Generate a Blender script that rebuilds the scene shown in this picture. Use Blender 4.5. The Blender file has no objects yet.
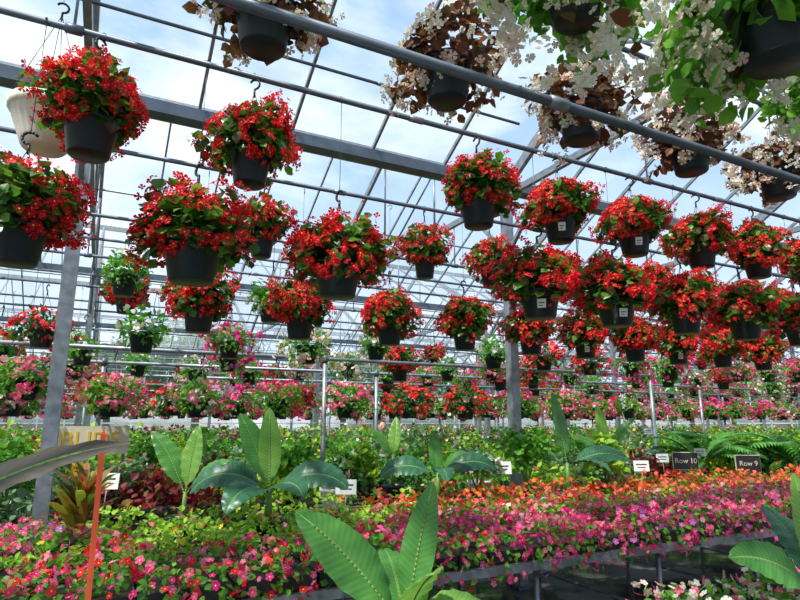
import bpy, math, numpy as np
from mathutils import Vector, Matrix
RNG=np.random.default_rng(7)
scene=bpy.context.scene
scene.view_settings.view_transform='Standard'
scene.view_settings.look='None'
scene.view_settings.exposure=0.38

# ------------------------------------------------------------------ materials
MATS={}
def nm(name):
    m=bpy.data.materials.new(name); m.use_nodes=True
    nt=m.node_tree
    for n in list(nt.nodes): nt.nodes.remove(n)
    out=nt.nodes.new('ShaderNodeOutputMaterial')
    MATS[name]=m
    return m,nt,out
def ramp(nt,cols):
    r=nt.nodes.new('ShaderNodeValToRGB')
    e=r.color_ramp.elements
    while len(e)<len(cols): e.new(0.5)
    for i,c in enumerate(cols):
        e[i].position=i/(len(cols)-1) if len(cols)>1 else 0
        e[i].color=(c[0],c[1],c[2],1)
    return r
def plant_mat(name,cols,trans=0.35,rough=0.5,spec=0.3,tb=1.3):
    m,nt,out=nm(name)
    g=nt.nodes.new('ShaderNodeNewGeometry')
    r=ramp(nt,cols); nt.links.new(g.outputs['Random Per Island'],r.inputs[0])
    p=nt.nodes.new('ShaderNodeBsdfPrincipled'); p.inputs['Roughness'].default_value=rough
    p.inputs['Specular IOR Level'].default_value=spec
    nt.links.new(r.outputs[0],p.inputs['Base Color'])
    t=nt.nodes.new('ShaderNodeBsdfTranslucent')
    mu=nt.nodes.new('ShaderNodeMix'); mu.data_type='RGBA'; mu.blend_type='MULTIPLY'; mu.inputs[0].default_value=1
    nt.links.new(r.outputs[0],mu.inputs[6]); mu.inputs[7].default_value=(tb,tb,tb*0.7,1)
    nt.links.new(mu.outputs[2],t.inputs[0])
    mx=nt.nodes.new('ShaderNodeMixShader'); mx.inputs[0].default_value=trans
    nt.links.new(p.outputs[0],mx.inputs[1]); nt.links.new(t.outputs[0],mx.inputs[2])
    nt.links.new(mx.outputs[0],out.inputs[0])
def solid_mat(name,c,rough=0.5,metal=0.0,noise=0.0,scale=8.0,spec=0.5):
    m,nt,out=nm(name)
    p=nt.nodes.new('ShaderNodeBsdfPrincipled'); p.inputs['Roughness'].default_value=rough
    p.inputs['Metallic'].default_value=metal; p.inputs['Specular IOR Level'].default_value=spec
    if noise>0:
        tc=nt.nodes.new('ShaderNodeTexCoord')
        n=nt.nodes.new('ShaderNodeTexNoise'); n.inputs['Scale'].default_value=scale; n.inputs['Detail'].default_value=5
        nt.links.new(tc.outputs['Object'],n.inputs['Vector'])
        lo=[x*(1-noise) for x in c]; hi=[min(1,x*(1+noise)) for x in c]
        r=ramp(nt,[lo,hi]); r.color_ramp.elements[0].position=.3; r.color_ramp.elements[1].position=.7
        nt.links.new(n.outputs['Fac'],r.inputs[0]); nt.links.new(r.outputs[0],p.inputs['Base Color'])
    else: p.inputs['Base Color'].default_value=(c[0],c[1],c[2],1)
    nt.links.new(p.outputs[0],out.inputs[0])
plant_mat('begonia_leaf',[(.02,.09,.01),(.05,.18,.02),(.13,.34,.03),(.1,.05,.015),(.04,.14,.02),(.2,.38,.05)],trans=.4,rough=.35,spec=.5)
plant_mat('bronze_leaf',[(.06,.025,.018),(.14,.045,.025),(.24,.09,.04),(.09,.08,.025),(.2,.05,.04)],trans=.35)
plant_mat('fresh_leaf',[(.05,.19,.02),(.11,.34,.03),(.2,.48,.05),(.07,.24,.03)],trans=.4)
plant_mat('dark_leaf',[(.015,.07,.015),(.04,.14,.025),(.07,.22,.035)])
plant_mat('lime_leaf',[(.18,.4,.02),(.3,.54,.04),(.42,.6,.06),(.15,.33,.03)],trans=.35)
plant_mat('silver_leaf',[(.12,.23,.11),(.22,.37,.2),(.09,.19,.08)])
plant_mat('coleus_leaf',[(.16,.01,.02),(.28,.02,.03),(.08,.01,.02),(.2,.12,.02)])
plant_mat('red_petal',[(.72,.006,.03),(.9,.015,.045),(.98,.05,.08),(.62,.004,.02),(.95,.03,.035)],trans=.35,spec=.2,tb=1.1)
plant_mat('white_petal',[(.85,.82,.72),(.95,.93,.86),(.8,.7,.62)],trans=.3,tb=1.0)
plant_mat('blush_petal',[(.85,.6,.55),(.9,.75,.68),(.8,.45,.4)],trans=.3,tb=1.0)
plant_mat('pink_petal',[(.9,.08,.26),(.95,.18,.38),(.85,.04,.2),(.95,.35,.52)],trans=.3,tb=1.1)
plant_mat('magenta_petal',[(.78,.01,.18),(.88,.03,.28),(.7,.01,.22)],trans=.3,tb=1.1)
plant_mat('orange_petal',[(.95,.14,.02),(.95,.25,.06),(.9,.08,.02)],trans=.3,tb=1.1)
plant_mat('coral_petal',[(.92,.1,.08),(.95,.2,.16),(.9,.05,.05)],trans=.3,tb=1.1)
plant_mat('lilac_petal',[(.55,.12,.55),(.68,.3,.7),(.45,.06,.45)],trans=.3,tb=1.1)
plant_mat('yellow_petal',[(.9,.6,.02),(.95,.75,.05)],trans=.2,tb=1.1)
plant_mat('croton_leaf',[(.5,.1,.02),(.55,.3,.04),(.22,.28,.03),(.06,.14,.02),(.35,.04,.02),(.1,.22,.03)],trans=.3)
plant_mat('palm_leaf',[(.05,.2,.03),(.1,.33,.05),(.16,.4,.07)],trans=.3)
solid_mat('stem',(.12,.25,.04),.5)
solid_mat('bark',(.12,.09,.06),.9,noise=.3)
solid_mat('pot_plastic',(.007,.018,.024),.35)
solid_mat('pot_cream',(.8,.72,.6),.45,noise=.08)
solid_mat('pot_white',(.75,.75,.72),.5)
solid_mat('soil',(.025,.015,.01),.95,noise=.4,scale=30)
solid_mat('wire',(.12,.12,.12),.35,.7)
solid_mat('hook_plastic',(.01,.01,.012),.4)
solid_mat('label_paper',(.85,.85,.82),.6)
solid_mat('label_ink',(.05,.05,.06),.6)
solid_mat('galvanised',(.25,.28,.31),.42,.45,noise=.3,scale=14)
solid_mat('dark_steel',(.11,.135,.17),.45,.4,noise=.25,scale=6)
solid_mat('white_frame',(.62,.66,.7),.5,.1,noise=.1)
solid_mat('bench_wood',(.16,.14,.12),.8,noise=.35,scale=12)
solid_mat('tray_plastic',(.012,.012,.013),.5)
solid_mat('stake_red',(.8,.1,.03),.6,noise=.15)
solid_mat('sign_board',(.02,.02,.022),.5)
solid_mat('sign_cream',(.75,.68,.5),.6,noise=.08)
solid_mat('sign_yellow',(.85,.5,.03),.5)
solid_mat('skin',(.6,.36,.26),.5)
solid_mat('shirt',(.7,.72,.75),.8,noise=.06)
solid_mat('trousers',(.05,.07,.14),.8)
solid_mat('hair',(.03,.018,.01),.6)
solid_mat('shoe',(.04,.04,.04),.6)
solid_mat('eye',(.02,.02,.02),.2)
solid_mat('lip',(.45,.12,.1),.5)
m,nt,out=nm('wet_concrete')
tc=nt.nodes.new('ShaderNodeTexCoord'); n=nt.nodes.new('ShaderNodeTexNoise'); n.inputs['Scale'].default_value=1.3; n.inputs['Detail'].default_value=8
nt.links.new(tc.outputs['Object'],n.inputs['Vector'])
r=ramp(nt,[(.035,.035,.037),(.11,.11,.11)]); r.color_ramp.elements[0].position=.35; r.color_ramp.elements[1].position=.7
rr=ramp(nt,[(.08,)*3,(.6,)*3]); rr.color_ramp.elements[0].position=.42; rr.color_ramp.elements[1].position=.6
p=nt.nodes.new('ShaderNodeBsdfPrincipled')
nt.links.new(n.outputs['Fac'],r.inputs[0]); nt.links.new(n.outputs['Fac'],rr.inputs[0])
nt.links.new(r.outputs[0],p.inputs['Base Color']); nt.links.new(rr.outputs[0],p.inputs['Roughness']); nt.links.new(p.outputs[0],out.inputs[0])
solid_mat('grass',(.08,.15,.04),.9,noise=.4,scale=3)
def glass_mat(name,haze,hc):
    m,nt,out=nm(name)
    t=nt.nodes.new('ShaderNodeBsdfTransparent'); t.inputs[0].default_value=(.96,.98,1,1)
    d=nt.nodes.new('ShaderNodeBsdfTranslucent'); d.inputs[0].default_value=hc
    gl=nt.nodes.new('ShaderNodeBsdfGlossy'); gl.inputs['Roughness'].default_value=.1
    tc=nt.nodes.new('ShaderNodeTexCoord'); n=nt.nodes.new('ShaderNodeTexNoise'); n.inputs['Scale'].default_value=.9; n.inputs['Detail'].default_value=4
    nt.links.new(tc.outputs['Object'],n.inputs['Vector'])
    mr=nt.nodes.new('ShaderNodeMapRange'); mr.inputs[1].default_value=.35; mr.inputs[2].default_value=.7
    mr.inputs[3].default_value=haze*.3; mr.inputs[4].default_value=haze
    nt.links.new(n.outputs['Fac'],mr.inputs[0])
    m1=nt.nodes.new('ShaderNodeMixShader'); nt.links.new(mr.outputs[0],m1.inputs[0])
    nt.links.new(t.outputs[0],m1.inputs[1]); nt.links.new(d.outputs[0],m1.inputs[2])
    m2=nt.nodes.new('ShaderNodeMixShader'); m2.inputs[0].default_value=.03
    nt.links.new(m1.outputs[0],m2.inputs[1]); nt.links.new(gl.outputs[0],m2.inputs[2]); nt.links.new(m2.outputs[0],out.inputs[0])
glass_mat('roof_glass',.16,(.9,.95,1,1))
glass_mat('wall_glass',.35,(.9,.95,1,1))
def banana_mat(name,c1,c2,rib,trans=.3,rough=.36):
    m,nt,out=nm(name)
    uv=nt.nodes.new('ShaderNodeUVMap'); sep=nt.nodes.new('ShaderNodeSeparateXYZ'); nt.links.new(uv.outputs[0],sep.inputs[0])
    a=nt.nodes.new('ShaderNodeMath'); a.operation='SUBTRACT'; a.inputs[1].default_value=.5; nt.links.new(sep.outputs[0],a.inputs[0])
    b=nt.nodes.new('ShaderNodeMath'); b.operation='ABSOLUTE'; nt.links.new(a.outputs[0],b.inputs[0])
    c=nt.nodes.new('ShaderNodeMath'); c.operation='MULTIPLY'; c.inputs[1].default_value=150; nt.links.new(sep.outputs[1],c.inputs[0])
    d=nt.nodes.new('ShaderNodeMath'); d.operation='MULTIPLY_ADD'; d.inputs[1].default_value=-22; nt.links.new(b.outputs[0],d.inputs[0]); nt.links.new(c.outputs[0],d.inputs[2])
    s=nt.nodes.new('ShaderNodeMath'); s.operation='SINE'; nt.links.new(d.outputs[0],s.inputs[0])
    mr=nt.nodes.new('ShaderNodeMapRange'); mr.inputs[1].default_value=-1; mr.inputs[2].default_value=1; nt.links.new(s.outputs[0],mr.inputs[0])
    n=nt.nodes.new('ShaderNodeTexNoise'); n.inputs['Scale'].default_value=6; tcc=nt.nodes.new('ShaderNodeTexCoord'); nt.links.new(tcc.outputs['Object'],n.inputs['Vector'])
    av=nt.nodes.new('ShaderNodeMath'); av.operation='MULTIPLY_ADD'; av.inputs[1].default_value=.16; nt.links.new(mr.outputs[0],av.inputs[0]); nt.links.new(n.outputs['Fac'],av.inputs[2])
    r=ramp(nt,[c1,c2]); r.color_ramp.elements[0].position=.3; r.color_ramp.elements[1].position=.85; nt.links.new(av.outputs[0],r.inputs[0])
    lt=nt.nodes.new('ShaderNodeMath'); lt.operation='LESS_THAN'; lt.inputs[1].default_value=.025; nt.links.new(b.outputs[0],lt.inputs[0])
    mx=nt.nodes.new('ShaderNodeMix'); mx.data_type='RGBA'; nt.links.new(lt.outputs[0],mx.inputs[0]); nt.links.new(r.outputs[0],mx.inputs[6]); mx.inputs[7].default_value=(*rib,1)
    p=nt.nodes.new('ShaderNodeBsdfPrincipled'); p.inputs['Roughness'].default_value=rough
    t=nt.nodes.new('ShaderNodeBsdfTranslucent'); nt.links.new(mx.outputs[2],p.inputs['Base Color']); nt.links.new(mx.outputs[2],t.inputs[0])
    ms=nt.nodes.new('ShaderNodeMixShader'); ms.inputs[0].default_value=trans
    nt.links.new(p.outputs[0],ms.inputs[1]); nt.links.new(t.outputs[0],ms.inputs[2]); nt.links.new(ms.outputs[0],out.inputs[0])
banana_mat('banana_leaf_green',(.05,.2,.03),(.13,.38,.07),(.3,.5,.15),.35)
banana_mat('banana_leaf_dark',(.015,.085,.04),(.05,.19,.08),(.2,.35,.12),.2)
banana_mat('banana_leaf_lime',(.14,.36,.04),(.3,.56,.1),(.45,.65,.2),.45)
banana_mat('banana_leaf_bronze',(.018,.022,.012),(.07,.055,.03),(.2,.16,.08),.12,.6)

# ------------------------------------------------------------------ mesh builder
class MB:
    def __init__(s): s.V=[];s.F=[];s.M=[];s.names=[];s.n=0;s.S=[]
    def mi(s,name):
        if name not in s.names: s.names.append(name)
        return s.names.index(name)
    def add(s,v,f,mat,smooth=False):
        v=np.asarray(v,dtype=float); s.V.append(v)
        i=s.mi(mat)
        for q in f: s.F.append(tuple(int(a)+s.n for a in q))
        s.M+= [i]*len(f); s.S+=[smooth]*len(f); s.n+=len(v)
    def scatter(s,t,P,D,N,S,mats):
        P=np.atleast_2d(P);m=len(P)
        if m==0: return
        tv,tf,ts=t
        D=D/np.linalg.norm(D,axis=1,keepdims=True)
        N=N-(N*D).sum(1,keepdims=True)*D
        N=N/(np.linalg.norm(N,axis=1,keepdims=True)+1e-9)
        X=np.cross(D,N)
        S=np.asarray(S,dtype=float)
        if S.ndim==1: S=np.repeat(S[:,None],3,1)
        L=tv[None]*S[:,None,:]
        W=L[:,:,0:1]*X[:,None]+L[:,:,1:2]*D[:,None]+L[:,:,2:3]*N[:,None]+P[:,None]
        s.V.append(W.reshape(-1,3))
        k=len(tv)
        ids=[s.mi(x) for x in mats]
        fm=[ids[a] for a in ts]
        for j in range(m):
            o=s.n+j*k
            for f in tf: s.F.append(tuple(a+o for a in f))
        s.M+=fm*m; s.S+=[False]*(len(tf)*m); s.n+=k*m
    def tube(s,p0,p1,r,mat,n=8,r1=None,caps=True):
        p0=Vector(p0);p1=Vector(p1);d=(p1-p0)
        if d.length<1e-6:return
        d.normalize(); a=d.orthogonal().normalized(); b=d.cross(a); r1=r if r1 is None else r1
        v=[]
        for p,rad in((p0,r),(p1,r1)):
            for i in range(n):
                t=2*math.pi*i/n; q=p+(a*math.cos(t)+b*math.sin(t))*rad; v.append(q[:])
        f=[(i,(i+1)%n,(i+1)%n+n,i+n) for i in range(n)]
        if caps: f+=[tuple(range(n))[::-1],tuple(range(n,2*n))]
        s.add(v,f,mat,True)
    def path(s,pts,r,mat,n=6):
        for a,b in zip(pts[:-1],pts[1:]): s.tube(a,b,r,mat,n,caps=True)
    def box(s,c,d,mat,rot=None):
        x,y,z=[q/2 for q in d]; v=np.array([(a*x,b*y,e*z) for a in(-1,1) for b in(-1,1) for e in(-1,1)])
        if rot is not None: v=v@np.array(rot).T
        v=v+np.array(c)
        s.add(v,[(0,1,3,2),(4,6,7,5),(0,4,5,1),(2,3,7,6),(0,2,6,4),(1,5,7,3)],mat)
    def beam(s,p0,p1,w,h,mat):
        p0=Vector(p0);p1=Vector(p1);d=p1-p0;L=d.length;d.normalize()
        up=Vector((0,0,1)) if abs(d.z)<.95 else Vector((0,1,0))
        x=d.cross(up).normalized(); z=x.cross(d)
        R=np.array([[x[i],d[i],z[i]] for i in range(3)])
        s.box(((p0+p1)/2)[:],(w,L,h),mat,R)
    def lathe(s,c,prof,mat,n=24,rib=0,ribn=0,mats=None):
        v=[];f=[]
        for r,z in prof:
            for i in range(n):
                t=2*math.pi*i/n; q=r*(1+rib*math.cos(ribn*t)) ; v.append((c[0]+q*math.cos(t),c[1]+q*math.sin(t),c[2]+z))
        for k in range(len(prof)-1):
            for i in range(n):
                j=(i+1)%n; f.append((k*n+i,k*n+j,(k+1)*n+j,(k+1)*n+i))
        s.add(v,f,mat,True)
    def mesh(s,name):
        me=bpy.data.meshes.new(name)
        V=np.concatenate(s.V)
        me.from_pydata(V.tolist(),[],s.F)
        for x in s.names: me.materials.append(MATS[x])
        me.polygons.foreach_set('material_index',s.M)
        me.polygons.foreach_set('use_smooth',s.S)
        me.update(); return me
    def obj(s,name,loc=(0,0,0)):
        return place(s.mesh(name),name,loc)
def place(me,name,loc,rz=0,sc=1.0,parent=None):
    o=bpy.data.objects.new(name,me); scene.collection.objects.link(o)
    o.location=loc; o.rotation_euler=(0,0,rz)
    o.scale=(sc,sc,sc) if not isinstance(sc,(tuple,list)) else sc
    if parent: o.parent=parent
    return o

LEAF=(np.array([(0,0,0),(-.36,.28,.08),(0,.35,0),(.36,.28,.08),(-.42,.64,.07),(0,.7,-.03),(.42,.64,.07),(0,1,-.12)]),
      [(0,2,1),(0,3,2),(1,2,5,4),(2,3,6,5),(4,5,7),(5,6,7)],[0]*6)
LEAFLO=(np.array([(0,0,0),(-.36,.5,.06),(0,1,-.1),(.36,.5,.06)]),[(0,3,2),(0,2,1)],[0,0])
BLADE=(np.array([(0,0,0),(-.05,.1,.01),(.05,.1,.01),(-.07,.45,.12),(.07,.45,.12),(-.05,.8,.08),(.05,.8,.08),(0,1,-.02)]),
      [(0,2,1),(1,2,4,3),(3,4,6,5),(5,6,7)],[0]*4)
def flower_t(np_,w,cz,center=True):
    v=[(0,0,0)];f=[];m=[]
    for i in range(np_):
        t=2*math.pi*i/np_
        for (x,y,z) in((-w*.6,.4,.1),(-w,.78,cz),(-w*.4,1.0,cz*.8),(w*.4,1.0,cz*.8),(w,.78,cz),(w*.6,.4,.1)):
            v.append((x*math.cos(t)-y*math.sin(t),x*math.sin(t)+y*math.cos(t),z))
        o=1+i*6; f.append((0,o+5,o+4,o+3,o+2,o+1,o)); m.append(0)
    if center:
        o=len(v)
        for i in range(5):
            t=2*math.pi*i/5; v.append((.2*math.cos(t),.2*math.sin(t),.16))
        f.append(tuple(range(o,o+5))); m.append(1)
    return (np.array(v),f,m)
FL5=flower_t(5,.42,.18); FL4=flower_t(4,.45,.35); FL3=flower_t(3,.5,.5,False)
FLLO=(np.array([(math.cos(t)*q,math.sin(t)*q,z) for t,q,z in [(2*math.pi*i/6,1 if i%2 else .8,.1 if i%2 else .0) for i in range(6)]]),[(0,1,2,3,4,5)],[0])

def rdirs(rng,n,zmin):
    out=np.zeros((0,3))
    while len(out)<n:
        d=rng.normal(size=(n*2,3)); d/=np.linalg.norm(d,axis=1,keepdims=True); d=d[d[:,2]>zmin]; out=np.concatenate([out,d])
    return out[:n]
def mound(mb,rng,c,rx,ru,rd,nl,nf,ls,fs,leaf,flowers,lt=LEAF,ft=FL5,zmin=-.6,clusters=0,lw=1.0,lob=.3,sag=0):
    c=np.array(c,dtype=float); lobes=rdirs(rng,9,zmin)
    def rad(d,u):
        f=1-lob*.5+lob*np.max(np.clip(d@lobes.T,0,1)**10,axis=1)
        v=np.stack([d[:,0]*rx,d[:,1]*rx,np.where(d[:,2]>0,d[:,2]*ru,d[:,2]*rd)],1)
        return c+v*(f*u)[:,None]
    if nl:
        d=rdirs(rng,nl,zmin)
        P=rad(d,rng.uniform(.55,1.04,nl))
        D=d*.7+rng.normal(size=(nl,3))*.45+np.array([0,0,-.15]); N=d*.6+np.array([0,0,.7])+rng.normal(size=(nl,3))*.35
        S=ls*rng.uniform(.65,1.25,nl); S3=np.stack([S*lw,S,S],1)
        mb.scatter(lt,P-D/np.linalg.norm(D,axis=1,keepdims=True)*S[:,None]*.4,D,N,S3,(leaf,))
    if nf:
        if clusters:
            cd=rdirs(rng,clusters,zmin); d=cd[rng.integers(0,clusters,nf)]+rng.normal(size=(nf,3))*.1
            d/=np.linalg.norm(d,axis=1,keepdims=True)
        else: d=rdirs(rng,nf,zmin)
        P=rad(d,rng.uniform(.93,1.17,nf))
        N=d+rng.normal(size=(nf,3))*.5+np.array([0,0,.1]); D=rng.normal(size=(nf,3)); S=fs*rng.uniform(.65,1.2,nf)
        tot=sum(w for _,w in flowers); pick=rng.uniform(0,tot,nf); acc=0
        for fm,w in flowers:
            k=(pick>=acc)&(pick<acc+w); acc+=w
            if k.any(): mb.scatter(ft,P[k],D[k],N[k],S[k],(fm,'yellow_petal'))

def pot(mb,c,r,h,mat,n=24,rib=0,ribn=0,soil=True):
    prof=[(0,-h),(r*.68,-h),(r*.72,-h*.97),(r*.9,-h*.2),(r*.95,-h*.18),(r*1.0,-h*.17),(r*1.03,0),(r*.96,0.0),(r*.93,-h*.1)]
    mb.lathe(c,prof,mat,n,rib,ribn)
    if soil: mb.lathe(c,[(r*.93,-h*.1),(0,-h*.07)],'soil',n)
def hanger(mb,r,total,apex=.38,n=3,ph=0.3):
    for i in range(n):
        t=ph+2*math.pi*i/n
        mb.tube((r*math.cos(t),r*math.sin(t),-.01),(0,0,apex),.0022,'wire',5)
    pts=[(0,0,apex-.03),(0,0,apex+.02)]
    R=.032
    for k in range(0,9):
        t=-math.pi/2+ k*math.pi*1.35/8
        pts.append((R*math.cos(t)*1.0,0,apex+.02+R+R*math.sin(t)))
    mb.path(pts,.0068,'hook_plastic',6)
    if total>apex+.09:
        mb.tube((0,0,apex+.08),(0,0,total),.0018,'wire',5)
    pts=[(0,0.0,total-.02)]+[(0,.022*math.sin(t),total-.0+.022*-math.cos(t)) for t in np.linspace(0,math.pi*1.4,7)]
    mb.path(pts,.003,'wire',5)

def basket(name,seed,total,kind='begonia',label=False,hi=True,sc=1.0):
    rng=np.random.default_rng(seed); mb=MB()
    q=1 if hi else .45
    pot(mb,(0,0,0),.128,.195,'pot_plastic',24 if hi else 12)
    if label:
        for (a0,a1,z0,z1,mt,rr) in((-1.87,-1.45,-.145,-.085,'label_paper',.116),(-1.8,-1.6,-.133,-.127,'label_ink',.117),(-1.8,-1.53,-.115,-.108,'label_ink',.117)):
            v=[];k=6
            for j in range(k+1):
                t=a0+(a1-a0)*j/k
                for z in(z0,z1): v.append((rr*(1+ (z+.145)*1.4)*math.cos(t),rr*(1+(z+.145)*1.4)*math.sin(t),z))
            mb.add(v,[(2*j,2*j+2,2*j+3,2*j+1) for j in range(k)],mt)
    hanger(mb,.128,total)
    lt=LEAF if hi else LEAFLO; ft=FL4 if hi else FLLO; big=1 if hi else 1.5
    if kind=='begonia':
        mound(mb,rng,(0,0,.085),.26,.22,.21,int(620*q),int(680*q),.064*big,.0195*big,'begonia_leaf',[('red_petal',1)],lt,ft,-.82,105,1.0,.42)
        mound(mb,rng,(0,0,.05),.14,.15,.06,int(120*q),0,.07*big,.02,'dark_leaf',[],lt,ft,-.5)
    elif kind=='bronze':
        mound(mb,rng,(0,0,.05),.27,.19,.26,int(480*q),int(420*q),.062*big,.021*big,'bronze_leaf',[('white_petal',3),('blush_petal',2)],lt,ft,-.85,60,.9,.45)
    elif kind=='white':
        mound(mb,rng,(0,0,.03),.33,.22,.32,560,0,.075,.028,'fresh_leaf',[],lt,FL4,-.85,40,.8,.6)
        mound(mb,rng,(0,0,.02),.35,.22,.38,60,900,.06,.018,'bronze_leaf',[('white_petal',5),('blush_petal',1)],lt,FL5,-.88,60,.8,.6)
    elif kind=='foliage':
        mound(mb,rng,(0,0,.04),.24,.2,.2,int(420*q),int(70*q),.06*big,.02*big,'fresh_leaf',[('white_petal',1)],lt,ft,-.85,16,.7)
    else:
        cols={'pink':[('pink_petal',3),('blush_petal',1)],'magenta':[('magenta_petal',3),('pink_petal',2)],'red':[('red_petal',3),('coral_petal',1)],
              'mix':[('white_petal',2),('pink_petal',2),('lilac_petal',1)],'lilac':[('lilac_petal',3),('magenta_petal',1)],'blush':[('blush_petal',2),('white_petal',2)]}[kind]
        mound(mb,rng,(0,0,.02),.3,.18,.24,int(620*q),int(380*q),.05*big,.021*big,'fresh_leaf' if kind!='red' else 'dark_leaf',cols,lt,FLLO if not hi else FL5,-.85,45,.7,.35)
    return mb.mesh(name)

# ------------------------------------------------------------------ camera
CY=math.radians(-27)
cam_d=bpy.data.cameras.new('camera'); cam=bpy.data.objects.new('camera',cam_d); scene.collection.objects.link(cam)
cam.location=(0,0,1.6); cam.rotation_euler=(math.radians(102),0,CY); cam_d.lens=26.1; cam_d.sensor_width=36; cam_d.clip_start=.05; cam_d.clip_end=300
scene.camera=cam

# ------------------------------------------------------------------ world and sun
w=bpy.data.worlds.new('sky'); scene.world=w; w.use_nodes=True; nt=w.node_tree
for n in list(nt.nodes): nt.nodes.remove(n)
out=nt.nodes.new('ShaderNodeOutputWorld'); bg=nt.nodes.new('ShaderNodeBackground')
tc=nt.nodes.new('ShaderNodeTexCoord'); mp=nt.nodes.new('ShaderNodeMapping'); mp.inputs['Scale'].default_value=(1,1,2.2); mp.inputs['Location'].default_value=(.35,.1,.2)
n=nt.nodes.new('ShaderNodeTexNoise'); n.inputs['Scale'].default_value=2.1; n.inputs['Detail'].default_value=7; n.inputs['Roughness'].default_value=.55; n.inputs['Distortion'].default_value=.3
nt.links.new(tc.outputs['Generated'],mp.inputs[0]); nt.links.new(mp.outputs[0],n.inputs['Vector'])
cr=ramp(nt,[(0,0,0),(1,1,1)]); cr.color_ramp.elements[0].position=.44; cr.color_ramp.elements[1].position=.62; nt.links.new(n.outputs['Fac'],cr.inputs[0])
sep=nt.nodes.new('ShaderNodeSeparateXYZ'); nt.links.new(tc.outputs['Generated'],sep.inputs[0])
gr=ramp(nt,[(.10,.13,.08),(.66,.77,.87),(.36,.55,.8),(.19,.38,.66)]); e=gr.color_ramp.elements
e[0].position=.0; e[1].position=.02; e[2].position=.4; e[3].position=.8
nt.links.new(sep.outputs[2],gr.inputs[0])
mx=nt.nodes.new('ShaderNodeMix'); mx.data_type='RGBA'; nt.links.new(cr.outputs[0],mx.inputs[0]); nt.links.new(gr.outputs[0],mx.inputs[6]); mx.inputs[7].default_value=(.9,.95,.98,1)
nt.links.new(mx.outputs[2],bg.inputs[0]); bg.inputs[1].default_value=1.0; nt.links.new(bg.outputs[0],out.inputs[0])
sd=bpy.data.lights.new('sun','SUN'); sd.energy=5.0; sd.angle=math.radians(2); sd.color=(1,.96,.88)
so=bpy.data.objects.new('sun',sd); scene.collection.objects.link(so); so.location=(-10,0,20)
sv=Vector((.75,.30,-1.25)); so.rotation_euler=sv.to_track_quat('-Z','Y').to_euler()

# ------------------------------------------------------------------ shell
X0,X1=-8.7,33.3; SP=6.4; Y0=-7.8; GY=[Y0+SP*i for i in range(7)]
GZ=4.2; RZ=6.1
mb=MB(); mb.box(((X0+X1)/2,(GY[0]+GY[-1])/2,-.05),(X1-X0,GY[-1]-GY[0],.1),'wet_concrete'); mb.obj('floor')
mb=MB(); mb.box((12,11,-.16),(200,200,.1),'grass'); mb.obj('ground')
gl=MB(); bars=MB(); pur=MB()
for i in range(6):
    ya=GY[i]; yr=ya+SP/2; yb=GY[i+1]
    gl.add([(X0,ya,GZ+.12),(X1,ya,GZ+.12),(X1,yr,RZ),(X0,yr,RZ)],[(0,1,2,3)],'roof_glass')
    gl.add([(X0,yb,GZ+.12),(X1,yb,GZ+.12),(X1,yr,RZ),(X0,yr,RZ)],[(3,2,1,0)],'roof_glass')
    x=X0
    while x<=X1+.01:
        bars.beam((x,ya,GZ+.1),(x,yr,RZ-.02),.026,.04,'galvanised'); bars.beam((x,yb,GZ+.1),(x,yr,RZ-.02),.026,.04,'galvanised'); x+=.84
    pur.beam((X0,yr,RZ-.04),(X1,yr,RZ-.04),.07,.1,'galvanised')
    for s in(1,-1):
        y=(ya if s==1 else yb)+s*SP/2*.52; z=GZ+.05+(RZ-GZ-.1)*.52
        pur.tube((X0,y,z),(X1,y,z),.018,'galvanised',8)
gl.obj('roof_glass'); bars.obj('roof_glazing_bars'); pur.obj('roof_purlins')
for y in GY:
    mb=MB(); mb.box(((X0+X1)/2,y,GZ),(X1-X0,.12,.03),'dark_steel'); mb.box(((X0+X1)/2,y-.07,GZ+.04),(X1-X0,.02,.11),'dark_steel'); mb.box(((X0+X1)/2,y+.07,GZ+.04),(X1-X0,.02,.11),'galvanised'); mb.obj('gutter_beam')
TX=[-.3+4.2*k for k in range(-2,9)]
for x in TX:
    mb=MB()
    for i in range(6):
        ya=GY[i]; yb=GY[i+1]; yr=ya+SP/2
        mb.beam((x,ya,GZ-.06),(x,yb,GZ-.06),.05,.07,'galvanised')
        mb.beam((x,ya,GZ+.02),(x,yr,RZ-.1),.05,.08,'galvanised'); mb.beam((x,yb,GZ+.02),(x,yr,RZ-.1),.05,.08,'galvanised')
        for f,g in((.25,.25),(.5,.25),(.5,.5)):
            for s,yy in((1,ya),(-1,yb)):
                mb.tube((x,yy+s*SP*f,GZ-.06),(x,yy+s*SP*g if g<.5 else yr,GZ+(RZ-GZ)*min(1,g*2)-.08),.016,'galvanised',6)
    mb.obj('roof_truss')
for y in GY[1:-1]:
    for x in TX[1:-1]:
        if y<0 and x<8: continue
        if abs(y-5)<.1 and abs(x-8.1)<.2: continue
        mb=MB(); mb.box((x,y,GZ/2-.02),(.1,.1,GZ-.08),'galvanised'); mb.box((x,y,.02),(.2,.2,.03),'dark_steel')
        mb.beam((x,y-.06,GZ-.7),(x,y-.66,GZ-.12),.04,.04,'galvanised'); mb.beam((x,y+.06,GZ-.7),(x,y+.66,GZ-.12),.04,.04,'galvanised')
        mb.obj('steel_post')
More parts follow.
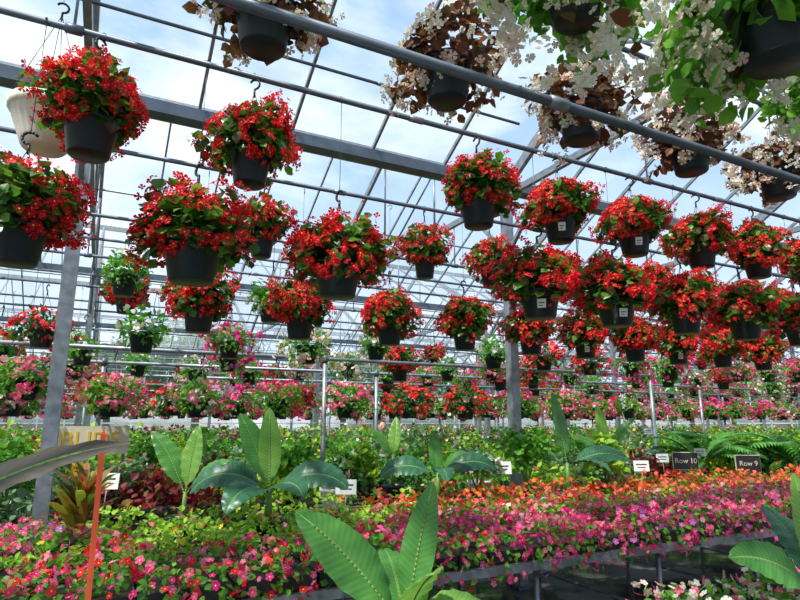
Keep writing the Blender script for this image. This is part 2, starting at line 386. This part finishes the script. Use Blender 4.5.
def wall(name,p0,p1):
    p0=Vector(p0);p1=Vector(p1);L=(p1-p0).length;d=(p1-p0).normalized(); mb=MB()
    mb.beam(p0+Vector((0,0,.3)),p1+Vector((0,0,.3)),.12,.6,'white_frame')
    a=p0+Vector((0,0,.6));b=p1+Vector((0,0,.6))
    mb.add([a[:],b[:],(b.x,b.y,GZ),(a.x,a.y,GZ)],[(0,1,2,3)],'wall_glass')
    k=int(L/1.05)
    for i in range(k+1):
        q=p0+d*(L*i/k); mb.beam(q+Vector((0,0,.6)),q+Vector((0,0,GZ)),.05,.06,'white_frame')
    for z in(1.6,2.8,4.1): mb.beam(p0+Vector((0,0,z)),p1+Vector((0,0,z)),.05,.06,'white_frame')
    mb.obj(name)
ye=GY[-1]
wall('wall_far',(X0,ye,0),(X1,ye,0)); wall('wall_right',(X1,GY[0],0),(X1,ye,0)); wall('wall_left',(X0,GY[0],0),(X0,ye,0)); wall('wall_back',(X0,GY[0],0),(X1,GY[0],0))
# trees outside the far wall
rng=np.random.default_rng(77); mb=MB(); mb.tube((0,0,-.1),(0,0,2.6),.2,'bark',10,.12)
for k in range(7):
    a=k*.9; c=(1.1*math.cos(a)*(k>0),1.1*math.sin(a)*(k>0),3.6+.5*math.sin(k*2.1)); mb.tube((0,0,2.2),c,.09,'bark',6,.03)
    mound(mb,rng,c,1.5,1.3,1.1,420,0,.34,.02,'fresh_leaf' if k%2 else 'dark_leaf',[],LEAFLO,FLLO,-.9)
tr=mb.mesh('broadleaf_tree')
for k in range(9): place(tr,'broadleaf_tree',(-4+k*4.4,34.5+2*(k%2),-.1),k*1.3,1.0+.2*(k%3))
for k in range(5): place(tr,'broadleaf_tree',(37.5,8+k*5,-.1),k*2.3,1.1)

PZ=3.58
def hpipe(y,z,r,x0=-6,x1=26,drop=True):
    mb=MB(); mb.tube((x0,y,z),(x1,y,z),r,'dark_steel',10)
    if drop:
        for x in TX:
            if x0<=x<=x1: mb.tube((x,y,z),(x,y,GZ-.08),.008,'galvanised',6); mb.tube((x-.04,y,z),(x+.04,y,z),r*1.5,'dark_steel',10)
    for x in np.arange(x0+1.5,x1,3.1): mb.tube((x-.05,y,z),(x+.05,y,z),r*1.25,'galvanised',10)
    mb.obj('hanging_pipe')
PIPES=[3.1,4.5,6.1,7.7,9.5,11.6,14,16.6,19.5,22.5]
hpipe(1.78,3.0,.023); hpipe(2.1,3.75,.016); hpipe(.84,3.3,.016); hpipe(1.3,3.54,.014,-2,8)
for y in PIPES: hpipe(y,PZ,.018)
for y in (8.4,10.6,13): hpipe(y,4.0,.02)

# ------------------------------------------------------------------ near baskets
B_hi=[basket('begonia_short_%d'%i,10+i,.48,'begonia',label=(i==2)) for i in range(4)]
B_lo=[basket('begonia_long_%d'%i,20+i,1.07,'begonia',label=(i==2)) for i in range(4)]
def put(meshes,name,x,y,z,sc=1.0,i=None,lab=False):
    i=int(RNG.integers(0,len(meshes))) if i is None else i
    rz=RNG.uniform(0,6.28) if i!=2 else math.radians(-20)+RNG.uniform(-.4,.4)
    return place(meshes[i],name,(x,y,z),rz,(sc,sc,1.0))
N='hanging_begonia_basket'
for x,i,s in((-.17,0,1.06),(.63,1,.94),(2.18,3,1.04),(2.91,2,1.0),(3.68,2,1.04),(4.49,1,1.02),(5.28,0,1.02),(6.1,2,1.0),(6.9,3,1.0)):
    put(B_hi,N,x,3.1,3.10,s,i)
for x,i,s in((-.42,1,1.08),(.36,0,1.22),(1.17,3,1.12),(2.68,2,1.15),(3.42,2,1.17),(4.2,0,1.04),(4.98,1,1.12),(5.8,3,1.02)):
    put(B_lo,N,x,3.1,2.51,s,i)
for x,i in((1.04,0),(2.55,3),(3.29,1),(4.05,2),(4.8,0),(5.6,1),(6.4,3),(7.2,1),(8,2)):
    put(B_hi,N,x,4.5,3.10,.84,i)
for x,i in((.6,0),(1.38,1),(2.19,3),(2.97,1),(3.75,0),(4.47,2),(5.2,1),(5.9,2),(6.7,0),(7.5,3)):
    put(B_lo,N,x,4.5,2.51-.05,.95,i)
fol=basket('trailing_foliage',31,1.07,'foliage')
fol2=basket('trailing_foliage_short',32,.48,'foliage')
place(fol2,'hanging_foliage_basket',(.1,6.1,3.0),0.4,1.0); place(fol,'hanging_foliage_basket',(1.35,5.3,2.7),1.4,(1,1,.9))
Br=[basket('bronze_begonia_%d'%i,40+i,.48,'bronze') for i in range(2)]
for k,x in enumerate((.45,1.32,2.16,3.04,3.93,4.8)): place(Br[k%2],'hanging_bronze_begonia_basket',(x,2.1,3.27),k*1.3,1.0)
Wh=[basket('white_begonia_%d'%i,50+i,.48,'white') for i in range(2)]
for k,x in enumerate((.82,1.67,2.5)): place(Wh[k%2],'hanging_white_begonia_basket',(x,.84,2.82),k*2.1+.5,1.0)
for k,x in enumerate((1.35,2.15,2.95)): place(Wh[(k+1)%2],'hanging_white_begonia_basket',(x,1.3,3.13),k*1.7+.9,.85)
Bl=basket('blush_begonia',57,1.07,'blush'); place(Bl,'hanging_white_begonia_basket',(6.35,3.1,2.62),0,1.05)
mb=MB(); mb.lathe((0,0,0),[(0,-.27),(.1,-.27),(.115,-.255),(.135,-.2),(.185,-.06),(.19,-.055),(.2,-.05),(.205,0),(.19,0),(.18,-.04)],'pot_cream',96,.012,24)
mb.lathe((0,0,0),[(.18,-.04),(0,-.03)],'soil',24)
hanger(mb,.2,.75,.6,4)
mound(mb,np.random.default_rng(3),(0,0,.0),.16,.14,.05,120,0,.07,.02,'dark_leaf',[],LEAF,FL4,-.1)
mb.obj('hanging_cream_planter',(-.42,3.62,3.38)); hpipe(3.62,4.13,.012,-6,3,False)

# ------------------------------------------------------------------ far baskets
kinds=['red','pink','magenta','mix','lilac','blush','begonia','foliage']
FB={k:(basket(k+'_far_s',60+i,.48,k,hi=False),basket(k+'_far_l',80+i,1.07,k,hi=False)) for i,k in enumerate(kinds)}
label_name={'red':'hanging_red_flower_basket','pink':'hanging_pink_flower_basket','magenta':'hanging_magenta_flower_basket','mix':'hanging_mixed_petunia_basket','lilac':'hanging_lilac_petunia_basket','blush':'hanging_blush_petunia_basket','begonia':'hanging_begonia_basket','foliage':'hanging_foliage_basket'}
wt=np.array([2,4,3,2.5,.8,2,2.2,3.5]); wt/=wt.sum()
for y in PIPES[2:]:
    x=-3.2+RNG.uniform(0,.5)
    xmax=min(26,1.9*y)
    while x<xmax:
        if RNG.random()<(.85 if y<9 else .75):
            k=RNG.choice(kinds,p=wt); place(FB[k][1],label_name[k],(x,y,2.46+RNG.uniform(-.06,.04)),RNG.uniform(0,6.28),RNG.uniform(.85,1.08))
        if RNG.random()<.12: place(FB['begonia'][0],N,(x+.4,y,3.1),RNG.uniform(0,6.28),1.0)
        x+=.83
def rail(y,z,x0,x1,xs):
    mb=MB(); mb.tube((x0,y,z),(x1,y,z),.024,'galvanised',10)
    for x in xs: mb.tube((x,y,0),(x,y,z+.02),.03,'galvanised',10); mb.tube((x,y,z-.05),(x,y,z+.05),.036,'dark_steel',10)
    mb.obj('display_rail')
rail(7.0,2.4,-3.4,8.45,(-3.4,2.5,8.4))
xx=-2.6
sh={k:basket(k+'_rail',100+i,.5,k,hi=True) for i,k in enumerate(['pink','mix','magenta','red','blush'])}
for j in range(11):
    k=['pink','blush','mix','pink','mix','magenta','pink','red','red','magenta','pink'][j]
    place(sh[k],label_name[k],(xx,7.0,1.88),j*1.7,1.1); xx+=.9
xl=basket('pink_long_drop',120,1.58,'pink'); place(xl,'hanging_pink_flower_basket',(-.62,6.1,1.99),1.0,(1.2,1.2,1.0))
for y in (8.7,10.9,13.4,16,19):
    rail(y,2.4,-4,24,list(np.arange(-4,25,4.0)))
    x=-3+RNG.uniform(0,.5)
    while x<min(24,1.9*y):
        k=RNG.choice(kinds,p=wt)
        if RNG.random()<.8: place(FB[k][0],label_name[k],(x,y,1.9),RNG.uniform(0,6.28),RNG.uniform(.9,1.1))
        x+=.88

# ------------------------------------------------------------------ benches
def bench(name,x0,x1,y0,y1,z):
    mb=MB(); cx=(x0+x1)/2; cy=(y0+y1)/2
    mb.box((cx,y0,z-.03),(x1-x0,.035,.05),'galvanised'); mb.box((cx,y1,z-.03),(x1-x0,.035,.05),'galvanised')
    mb.box((x0,cy,z-.03),(.035,y1-y0-.04,.05),'galvanised'); mb.box((x1,cy,z-.03),(.035,y1-y0-.04,.05),'galvanised')
    y=y0+.06
    while y<y1-.03: mb.box((cx,y,z-.02),(x1-x0-.05,.06,.02),'bench_wood'); y+=.085
    x=x0+.4
    while x<x1:
        for yy in(y0+.12,y1-.12): mb.tube((x,yy,0),(x,yy,z-.04),.018,'galvanised',8)
        mb.beam((x,y0+.05,z-.07),(x,y1-.05,z-.07),.04,.05,'galvanised'); mb.tube((x,y0+.12,.25),(x,y1-.12,.25),.012,'galvanised',6)
        x+=1.15
    mb.obj(name)
def bed(name,x0,x1,y0,y1,z,fn,step=.22,seed=1,farx=7,tray=True,spill=False):
    rng=np.random.default_rng(seed); mb=MB()
    ny=max(1,int(round((y1-y0)/step))); nx=int((x1-x0)/step)
    for a in range(nx):
        for b in range(ny):
            x=x0+(a+.5+rng.uniform(-.18,.18))*step; y=y0+(b+.5+rng.uniform(-.15,.15))*step
            r=fn(x,y,rng)
            if r is None: continue
            h,rx,leaf,fl,nl,nf,ls,fs=r
            lo=x>farx
            if lo: nl=int(nl*.5);nf=int(nf*.7);ls*=1.3;fs*=1.2
            dz=0;rdn=.12+h*.2;zm=-.35
            if spill and b==0: y-=.07; rdn=.24; zm=-.9; nl=int(nl*1.9); nf=int(nf*1.7); dz=-.02
            mound(mb,rng,(x,y,z+.1+h*.35+dz),rx,h*.65,rdn,nl,nf,ls,fs,leaf,fl,LEAFLO if lo or ls<.035 else LEAF,FLLO if lo else FL5,zm,0,.85)
            if tray: mb.box((x0+(a+.5)*step,y0+(b+.5)*step+(.04 if b==0 else 0),z+.035),(step*.94,step*.86,.07),'tray_plastic')
    return mb.obj(name)
def zones(x,y,rng):
    t=(y-3.1)/1.6+rng.normal()*.05; xx=x+rng.normal()*.15
    h=rng.uniform(.1,.2); rx=.15
    if xx<2.0:
        if t<.28: return (h,rx,'fresh_leaf',[('magenta_petal',2),('red_petal',2),('pink_petal',3)],50,34,.042,.02)
        if xx<-.1 and t>.3: return (h,rx,'fresh_leaf',[('lilac_petal',1),('pink_petal',4)],50,30,.045,.022)
        if t<.7: return (h,rx,'lime_leaf',[('pink_petal',2),('yellow_petal',1)],65,4,.042,.018)
        if t<.82: return (h,rx,'fresh_leaf',[('orange_petal',1),('red_petal',1)],55,10,.042,.018)
        return (h+.06,rx,'lime_leaf',[('pink_petal',1)],55,2,.05,.022)
    if t<.3: return (h,rx,'fresh_leaf',[('magenta_petal',3),('pink_petal',4),('lilac_petal',.5)],40,44,.042,.021)
    if t<.52: return (h,rx,'lime_leaf' if rng.random()<.5 else 'fresh_leaf',[('white_petal',1),('pink_petal',3),('magenta_petal',2)],46,30,.042,.02)
    if t<.78: return (h+.03,rx,'fresh_leaf',[('coral_petal',2),('red_petal',1),('orange_petal',1)],40,38,.042,.021)
    return (h+.05,rx,'fresh_leaf',[('orange_petal',3),('coral_petal',1)],40,36,.042,.022)
bench('display_bench',-3.5,13.5,3.12,4.72,.75)
bed('impatiens_bed',-3.5,13.5,3.1,4.72,.75,zones,seed=5,spill=True)
def near(x,y,rng):
    return (rng.uniform(.12,.18),.14,'fresh_leaf',[('white_petal',2),('blush_petal',2),('pink_petal',2)],50,34,.04,.018)
bench('display_bench',1.75,5.2,1.0,1.88,.7); bed('mixed_annuals_bed',1.75,5.2,1.0,1.95,.7,near,seed=6)
def b2(x,y,rng):
    c=math.floor(x/1.1+rng.uniform(-.1,.1))%6; h=rng.uniform(.22,.5)
    L=['coleus_leaf','lime_leaf','dark_leaf','fresh_leaf','lime_leaf','silver_leaf'][c]
    f=[[('red_petal',1)],[('yellow_petal',1)],[('white_petal',1)],[('pink_petal',1)],[('magenta_petal',1)],[('white_petal',1)]][c]
    return (h,.2,L,f,60,6,.08,.02)
bench('display_bench',-3.5,14,5.5,6.8,.7); bed('coleus_bed',-3.5,14,5.5,6.8,.7,b2,step=.3,seed=8,farx=30)
def b3(x,y,rng):
    c=rng.integers(0,5); h=rng.uniform(.4,.95)
    L=['fresh_leaf','silver_leaf','lime_leaf','fresh_leaf','lime_leaf'][c]
    return (h,.24,L,[('white_petal',2),('pink_petal',1),('yellow_petal',1)],120,7,.085,.026)
bench('display_bench',-4,18,7.7,9.2,.6); bed('shrub_bed',-4,18,7.7,9.2,.6,b3,step=.42,seed=9,farx=30)
def mk(hlo,hhi,nf):
    def f(x,y,rng):
        c=int(math.floor(x/1.7+y*.3))%6; h=rng.uniform(hlo,hhi)
        L=['fresh_leaf','dark_leaf','silver_leaf','lime_leaf','fresh_leaf','dark_leaf'][c]
        F=[[('white_petal',1)],[('pink_petal',1)],[('white_petal',1)],[('red_petal',1)],[('blush_petal',1)],[('magenta_petal',1)]][c]
        return (h,.34,L,F,80,nf,.12,.04)
    return f
for i,(a,b_,xa,xb) in enumerate(((10.5,12.2,-4,24),(13,15,-4,28),(16,18.2,-4,30),(19.2,22,-4,32),(23.5,27,-4,32))):
    bench('display_bench',xa,xb,a,b_,.65)
    bed('nursery_plant_bed',xa,xb,a,b_,.65,mk(.4,.8,14),step=.6,seed=20+i,farx=60)
# leafy potted shrubs standing at the back of the front bench
def shrub(name,seed,leaf,h,r,ls,fl=None):
    mb=MB(); rg=np.random.default_rng(seed); pot(mb,(0,0,.17),.1,.17,'pot_plastic',18); mb.tube((0,0,.15),(0,0,.17+h*.5),.01,'stem',6)
    for k in range(6):
        a=rg.uniform(0,6.28); q=(r*.5*math.cos(a),r*.5*math.sin(a),.17+h*rg.uniform(.35,.85)); mb.tube((0,0,.17),q,.005,'stem',5)
        mound(mb,rg,q,r*.6,h*.25,h*.2,70,6 if fl else 0,ls,.02,leaf,fl or [],LEAF,FL5,-.8)
    return mb.mesh(name)
s1=shrub('leafy_shrub',1,'fresh_leaf',.55,.24,.07); s2=shrub('silver_shrub',2,'silver_leaf',.5,.22,.05,[('white_petal',1)]); s3=shrub('lime_shrub',3,'lime_leaf',.5,.22,.07)
for me,x,y,z in((s1,3.72,4.62,.82),(s2,3.15,4.62,.82),(s3,4.75,4.62,.82),(s1,1.75,5.85,.72),(s2,.2,5.8,.72),(s1,-.6,5.75,.72),(s3,2.6,5.8,.72),(s1,5.9,5.9,.72),(s2,7.0,5.9,.72),(s1,.6,8.2,.7),(s1,5.0,6.2,.72)):
    place(me,'potted_shrub',(x,y,z),x*3,1.0)

# ------------------------------------------------------------------ banana plants
def banana(name,loc,leaves,stem_h,stem_r=.03,potr=.11,poth=.18,rz=0):
    root=bpy.data.objects.new(name,None); scene.collection.objects.link(root); root.location=loc; root.rotation_euler=(0,0,rz); root.empty_display_size=.1
    mb=MB(); pot(mb,(0,0,poth),potr,poth,'pot_plastic',20); mb.tube((0,0,poth*.9),(0,0,poth+stem_h),stem_r,'stem',12,stem_r*.55)
    o=mb.obj('pot_and_stem'); o.parent=root
    for li,(az,el,L,W,droop,mat,roll) in enumerate(leaves):
        az=math.radians(az); el=math.radians(el)
        ns,nw=30,8; pet=.2
        p=Vector((0,0,poth+stem_h*.85)); h=Vector((math.cos(az),math.sin(az),0)); e=el
        tot=L*(1+pet); st=tot/ns; cents=[];tang=[]
        for i in range(ns+1):
            d=h*math.cos(e)+Vector((0,0,1))*math.sin(e); cents.append(p.copy()); tang.append(d.copy()); p=p+d*st; e-=math.radians(droop)/ns*(0.4+1.2*i/ns)
        V=[];UV=[];Fc=[]
        side0=h.cross(Vector((0,0,1)))
        for i in range(ns+1):
            t=i/ns; tt=max(0,(t-pet*.8)/(1-pet*.8))
            wv=W*.5*((math.sin(math.pi*min(1,tt**.75))**.6) if tt>0 else 0)
            wv=max(wv,.006)
            nrm=side0.cross(tang[i]).normalized()
            R=Matrix.Rotation(math.radians(roll)*min(1,tt*2+.3),3,tang[i])
            s2=R@side0; n2=R@nrm
            for j in range(nw+1):
                u=j/nw*2-1
                z=abs(u)*wv*.3-(abs(u)**2)*wv*.25+ math.sin(i*1.7+j*.5+li)*.014*abs(u)*W*2
                q=cents[i]+s2*(u*wv)+n2*z; V.append(q[:]); UV.append((j/nw,t))
        for i in range(ns):
            for j in range(nw):
                a=i*(nw+1)+j; Fc.append((a,a+1,a+nw+2,a+nw+1))
        me=bpy.data.meshes.new('leaf'); me.from_pydata([tuple(v) for v in V],[],Fc); uvl=me.uv_layers.new(name='UVMap')
        for lp in me.loops: uvl.data[lp.index].uv=UV[lp.vertex_index]
        me.materials.append(MATS[mat])
        for pl in me.polygons: pl.use_smooth=True
        lo=bpy.data.objects.new('leaf_%d'%(li+1),me); scene.collection.objects.link(lo); lo.parent=root
        mm=MB(); mm.path([ (c-Vector((0,0,.004)))[:] for c in cents[:int(ns*.9)]],.0065*(L/.6)**.5,'stem',6); ro=mm.obj('midrib_%d'%(li+1)); ro.parent=root
    return root
G,Dk,Lm,Bz='banana_leaf_green','banana_leaf_dark','banana_leaf_lime','banana_leaf_bronze'
banana('banana_plant',(1.36,2.62,0),[(153,52,.62,.25,20,G,-58),(15,76,.56,.17,8,G,40),(-85,66,.36,.24,50,Lm,15),(-40,35,.36,.2,70,Lm,40),(80,60,.4,.2,60,G,0)],.50,.035,.13,.24)
banana('banana_plant',(1.10,4.15,.78),[(85,80,.5,.17,10,Lm,10),(140,72,.5,.18,20,G,-50),(153,38,.52,.24,105,Dk,-45),(-27,36,.5,.24,90,Dk,45),(-140,25,.42,.22,95,Dk,-20),(-70,35,.36,.2,95,Dk,20)],.2)
banana('banana_plant',(.60,4.55,.78),[(140,66,.46,.16,30,G,-50),(50,80,.42,.15,10,Lm,10),(-40,55,.35,.13,50,G,45)],.16,.022)
banana('banana_plant',(2.66,4.5,.78),[(80,78,.34,.14,15,G,10),(153,32,.46,.22,90,Dk,-45),(-27,38,.46,.22,85,Dk,45),(-110,35,.38,.18,95,Dk,0),(-60,60,.3,.14,60,G,35)],.22,.025)
banana('banana_plant',(2.55,5.15,.85),[(140,65,.3,.12,40,G,-40),(50,78,.35,.12,20,Lm,10)],.28,.02)
banana('banana_plant',(4.13,4.5,.78),[(95,82,.62,.24,8,G,10),(-27,32,.56,.24,75,Dk,40),(153,40,.42,.18,75,G,-45),(-70,30,.4,.2,90,Dk,0)],.26,.032)
banana('banana_plant',(5.3,5.1,.72),[(75,80,.56,.17,12,Lm,5),(-30,65,.5,.16,25,G,45),(153,55,.42,.15,60,G,-45)],.32,.028)
banana('banana_plant',(2.62,1.45,.7),[(153,45,.34,.18,60,G,-50),(-27,55,.36,.18,50,G,50),(80,70,.34,.17,45,Dk,0),(-110,40,.3,.18,70,G,0),(60,82,.4,.13,10,Lm,10)],.12,.025,.1,.12)
banana('bronze_banana_plant',(-.76,2.3,0),[(-14,44,.86,.17,40,Bz,35),(100,60,.7,.22,60,Bz,0),(200,50,.7,.22,60,Bz,0)],.9,.04,.15,.28)

def spiky(name,loc,mat,n,L,wd,poth=.16,potm='pot_plastic',bladeT=BLADE,elmin=20):
    rng=np.random.default_rng(int(abs(loc[0]*100))+n); mb=MB(); pot(mb,(0,0,poth),.1,poth,potm,18)
    az=rng.uniform(0,6.28,n); el=np.radians(rng.uniform(elmin,85,n))
    D=np.stack([np.cos(az)*np.cos(el),np.sin(az)*np.cos(el),np.sin(el)],1); Nn=np.tile((0,0,1.),(n,1))+rng.normal(size=(n,3))*.1
    P=np.array([0,0,poth])+np.stack([np.zeros(n),np.zeros(n),rng.uniform(0,L*.5,n)],1); S=L*rng.uniform(.55,1.0,n)
    mb.scatter(bladeT,P,D,Nn,np.stack([S*wd,S,S],1),(mat,)); mb.tube((0,0,poth*.9),(0,0,poth+L*.5),.012,'stem'); return mb.obj(name,loc)
spiky('croton_plant',(-.04,4.0,.78),'croton_leaf',64,.38,1.25)
spiky('croton_plant',(-.75,4.4,.8),'coleus_leaf',50,.35,1.5)
def palm(name,loc,nf,L,seed):
    rng=np.random.default_rng(seed); mb=MB(); pot(mb,(0,0,.2),.13,.2,'pot_plastic',18)
    for k in range(nf):
        az=rng.uniform(0,6.28); e=math.radians(rng.uniform(40,85)); p=np.array([0,0,.2]); h=np.array([math.cos(az),math.sin(az),0]); pts=[];
        P=[];D=[];Nn=[];S=[]
        for i in range(22):
            d=h*math.cos(e)+np.array([0,0,math.sin(e)]); pts.append(tuple(p))
            if i>4:
                sd_=np.cross(d,(0,0,1.)); sd_/=np.linalg.norm(sd_)
                for s in(1,-1): P.append(p.copy()); D.append(sd_*s+d*.7+np.array([0,0,-.15])); Nn.append(np.array([0,0,1.])); S.append(L*.32*math.sin(math.pi*(i-2)/21)**.6)
            p=p+d*L/22; e-=math.radians(4.2)
        mb.path(pts,.005,'stem',5); S=np.array(S); mb.scatter(BLADE,np.array(P),np.array(D),np.array(Nn),np.stack([S*1.1,S,S],1),('palm_leaf',))
    mb.obj(name,loc)
palm('potted_palm',(8.0,5.9,.72),18,.95,1); palm('potted_palm',(9.6,5.4,0.6),18,1.15,2); palm('potted_palm',(8.9,6.3,.72),14,.9,3)

mb=MB(); pot(mb,(0,0,.22),.14,.22,'pot_white',20); mound(mb,np.random.default_rng(4),(0,0,.25),.16,.15,.05,80,20,.06,.025,'fresh_leaf',[('pink_petal',1)],LEAF,FL5,-.2)
pm=mb.mesh('potted_annual')
for l in((1.9,5.0,.85),(3.45,5.02,.85)): place(pm,'potted_annual',l,l[0],.9)
bench('display_bench',1.6,3.75,4.85,5.25,.85)
# plant price cards on stakes
def card(loc,mat,w=.16,h=.11):
    mb=MB(); mb.box((0,0,0),(w,.006,h),mat); mb.box((0,-.004,.015),(w*.7,.002,.012),'label_ink'); mb.box((0,-.004,-.015),(w*.55,.002,.009),'label_ink'); mb.tube((0,.006,-.3),(0,.006,0),.004,'galvanised',6)
    o=mb.obj('plant_price_card',loc); o.rotation_euler=(math.radians(-8),0,CY)
for l,m_ in(((3.35,4.5,1.2),'label_paper'),((5.15,4.5,1.16),'label_paper'),((.1,4.75,1.2),'label_paper'),((1.75,4.35,1.12),'label_paper'),((-.1,6.0,1.2),'sign_yellow'),((7.6,5.6,1.2),'label_paper'),((6.7,5.5,1.15),'label_paper'),((9.3,7.9,1.45),'label_paper')): card(l,m_)

mb=MB(); mb.box((0,0,.775),(.022,.012,1.55),'stake_red'); mb.add([(-.011,-.006,1.55),(.011,-.006,1.55),(.011,.006,1.55),(-.011,.006,1.55),(0,0,1.575)],[(0,1,4),(1,2,4),(2,3,4),(3,0,4)],'stake_red'); o=mb.obj('wooden_stake',(.04,2.9,0)); o.rotation_euler=(0,math.radians(-.5),0)

def sign(txt,loc,w=.29,h=.19):
    root=bpy.data.objects.new('row_sign',None); scene.collection.objects.link(root); root.location=loc; root.rotation_euler=(0,0,CY)
    mb=MB(); mb.box((0,0,0),(w,.02,h),'sign_board'); mb.box((0,.004,0),(w+.014,.012,h+.014),'sign_cream'); mb.tube((0,.02,-h/2-.35),(0,.02,0),.008,'galvanised'); o=mb.obj('board'); o.parent=root
    cu=bpy.data.curves.new('lettering','FONT'); cu.body=txt; cu.size=.085; cu.align_x='CENTER'; cu.align_y='CENTER'; cu.extrude=.001; cu.materials.append(MATS['sign_cream'])
    t=bpy.data.objects.new('lettering',cu); scene.collection.objects.link(t); t.parent=root; t.location=(0,-.0125,0); t.rotation_euler=(math.radians(90),0,0)
sign('Row 10',(6.3,4.85,1.16)); sign('Row 9',(7.1,4.6,1.12))
root=bpy.data.objects.new('garden_banner_sign',None); scene.collection.objects.link(root); root.location=(-.05,7.3,1.42); root.rotation_euler=(0,0,CY*.3)
mb=MB(); mb.box((0,0,0),(.75,.03,.3),'sign_cream'); mb.tube((-.33,.03,-1.42),(-.33,.03,.16),.02,'galvanised'); mb.tube((.33,.03,-1.42),(.33,.03,.16),.02,'galvanised'); o=mb.obj('board'); o.parent=root
cu=bpy.data.curves.new('lettering','FONT'); cu.body='BUDS'; cu.size=.24; cu.align_x='CENTER'; cu.align_y='CENTER'; cu.extrude=.002; cu.materials.append(MATS['sign_yellow'])
t=bpy.data.objects.new('lettering',cu); scene.collection.objects.link(t); t.parent=root; t.location=(0,-.018,0); t.rotation_euler=(math.radians(90),0,0)

# ------------------------------------------------------------------ person in the far aisle
def person(loc,rz):
    root=bpy.data.objects.new('person_shopper',None); scene.collection.objects.link(root); root.location=loc; root.rotation_euler=(0,0,rz); root.scale=(1.06,1.06,1.06)
    def skin_obj(*a):
        name,verts,edges,rad,mat=a
        me=bpy.data.meshes.new(name); me.from_pydata(verts,edges,[]); me.materials.append(MATS[mat])
        o=bpy.data.objects.new(name,me); scene.collection.objects.link(o); o.parent=root
        m=o.modifiers.new('skin','SKIN'); m.use_smooth_shade=True
        if not me.skin_vertices: return o
        for i,r in enumerate(rad): me.skin_vertices[0].data[i].radius=(r if isinstance(r,tuple) else (r,r))
        me.skin_vertices[0].data[0].use_root=True
        s=o.modifiers.new('sub','SUBSURF'); s.levels=2; s.render_levels=2; return o
    skin_obj('torso',[(0,0,.86),(0,0,1.02),(0,0,1.2),(0,0,1.3),(-.16,0,1.27),(-.21,-.02,1.02),(-.2,-.14,.88),(.16,0,1.27),(.21,-.02,1.02),(.2,-.14,.88)],
        [(0,1),(1,2),(2,3),(3,4),(4,5),(5,6),(3,7),(7,8),(8,9)],[(.14,.1),(.12,.09),(.14,.1),(.07,.06),.055,.045,.036,.055,.045,.036],'shirt')
    skin_obj('neck',[(0,0,1.28),(0,-.01,1.36)],[(0,1)],[.05,.046],'skin')
    skin_obj('trousers',[(0,0,.86),(-.08,0,.78),(-.09,0,.45),(-.1,.01,.08),(.08,0,.78),(.09,-.02,.45),(.1,.02,.08)],[(0,1),(1,2),(2,3),(0,4),(4,5),(5,6)],[(.13,.1),.085,.06,.05,.085,.06,.05],'trousers')
    for s in(-1,1):
        skin_obj('shoe',[(s*.1,.05,.045),(s*.1,-.06,.045),(s*.11,-.15,.035)],[(0,1),(1,2)],[.04,.045,.035],'shoe')
        skin_obj('hand',[(s*.2,-.14,.88),(s*.195,-.2,.86)],[(0,1)],[.026,.032],'skin')
        for f in range(4):
            o_=(f-1.5)*.017
            skin_obj('finger_%d'%f,[(s*.195+o_,-.21,.86),(s*.195+o_,-.245-.004*(1.5-abs(f-1.5)),.85),(s*.195+o_,-.27,.825)],[(0,1),(1,2)],[.009,.008,.007],'skin')
        skin_obj('thumb',[(s*.17,-.17,.87),(s*.15,-.21,.865)],[(0,1)],[.01,.008],'skin')
    mb=MB()
    v=[];f=[];n=16;m_=12
    for i in range(m_+1):
        ph=math.pi*i/m_
        for j in range(n):
            t=2*math.pi*j/n; z=math.cos(ph); r=math.sin(ph); k=.074*(1-.18*max(0,-z))
            v.append((r*math.cos(t)*k,r*math.sin(t)*.09-.01,1.45+z*.108))
    for i in range(m_):
        for j in range(n): f.append((i*n+j,(i+1)*n+j,(i+1)*n+(j+1)%n,i*n+(j+1)%n))
    mb.add(v,f,'skin',True)
    hv=[(x*1.1,(y+.01)*1.1+.008,1.45+(z-1.45)*1.08+.008) for x,y,z in v]
    hf=[q for q in f if sum(hv[a][2] for a in q)/4>1.49 or (sum(hv[a][1] for a in q)/4>.015)]
    mb.add(hv,hf,'hair',True)
    mb.tube((0,-.095,1.455),(0,-.118,1.43),.009,'skin',8,.014)
    for s in(-1,1):
        mb.lathe((s*.03,-.09,1.46),[(0,-.008),(.009,0),(0,.008)],'eye',8); mb.lathe((s*.075,0,1.44),[(0,-.028),(.014,0),(0,.028)],'skin',8)
    mb.tube((-.022,-.096,1.397),(.022,-.096,1.397),.005,'lip',6)
    o=mb.obj('head'); o.parent=root
person((4.62,9.8,0),math.radians(-10))
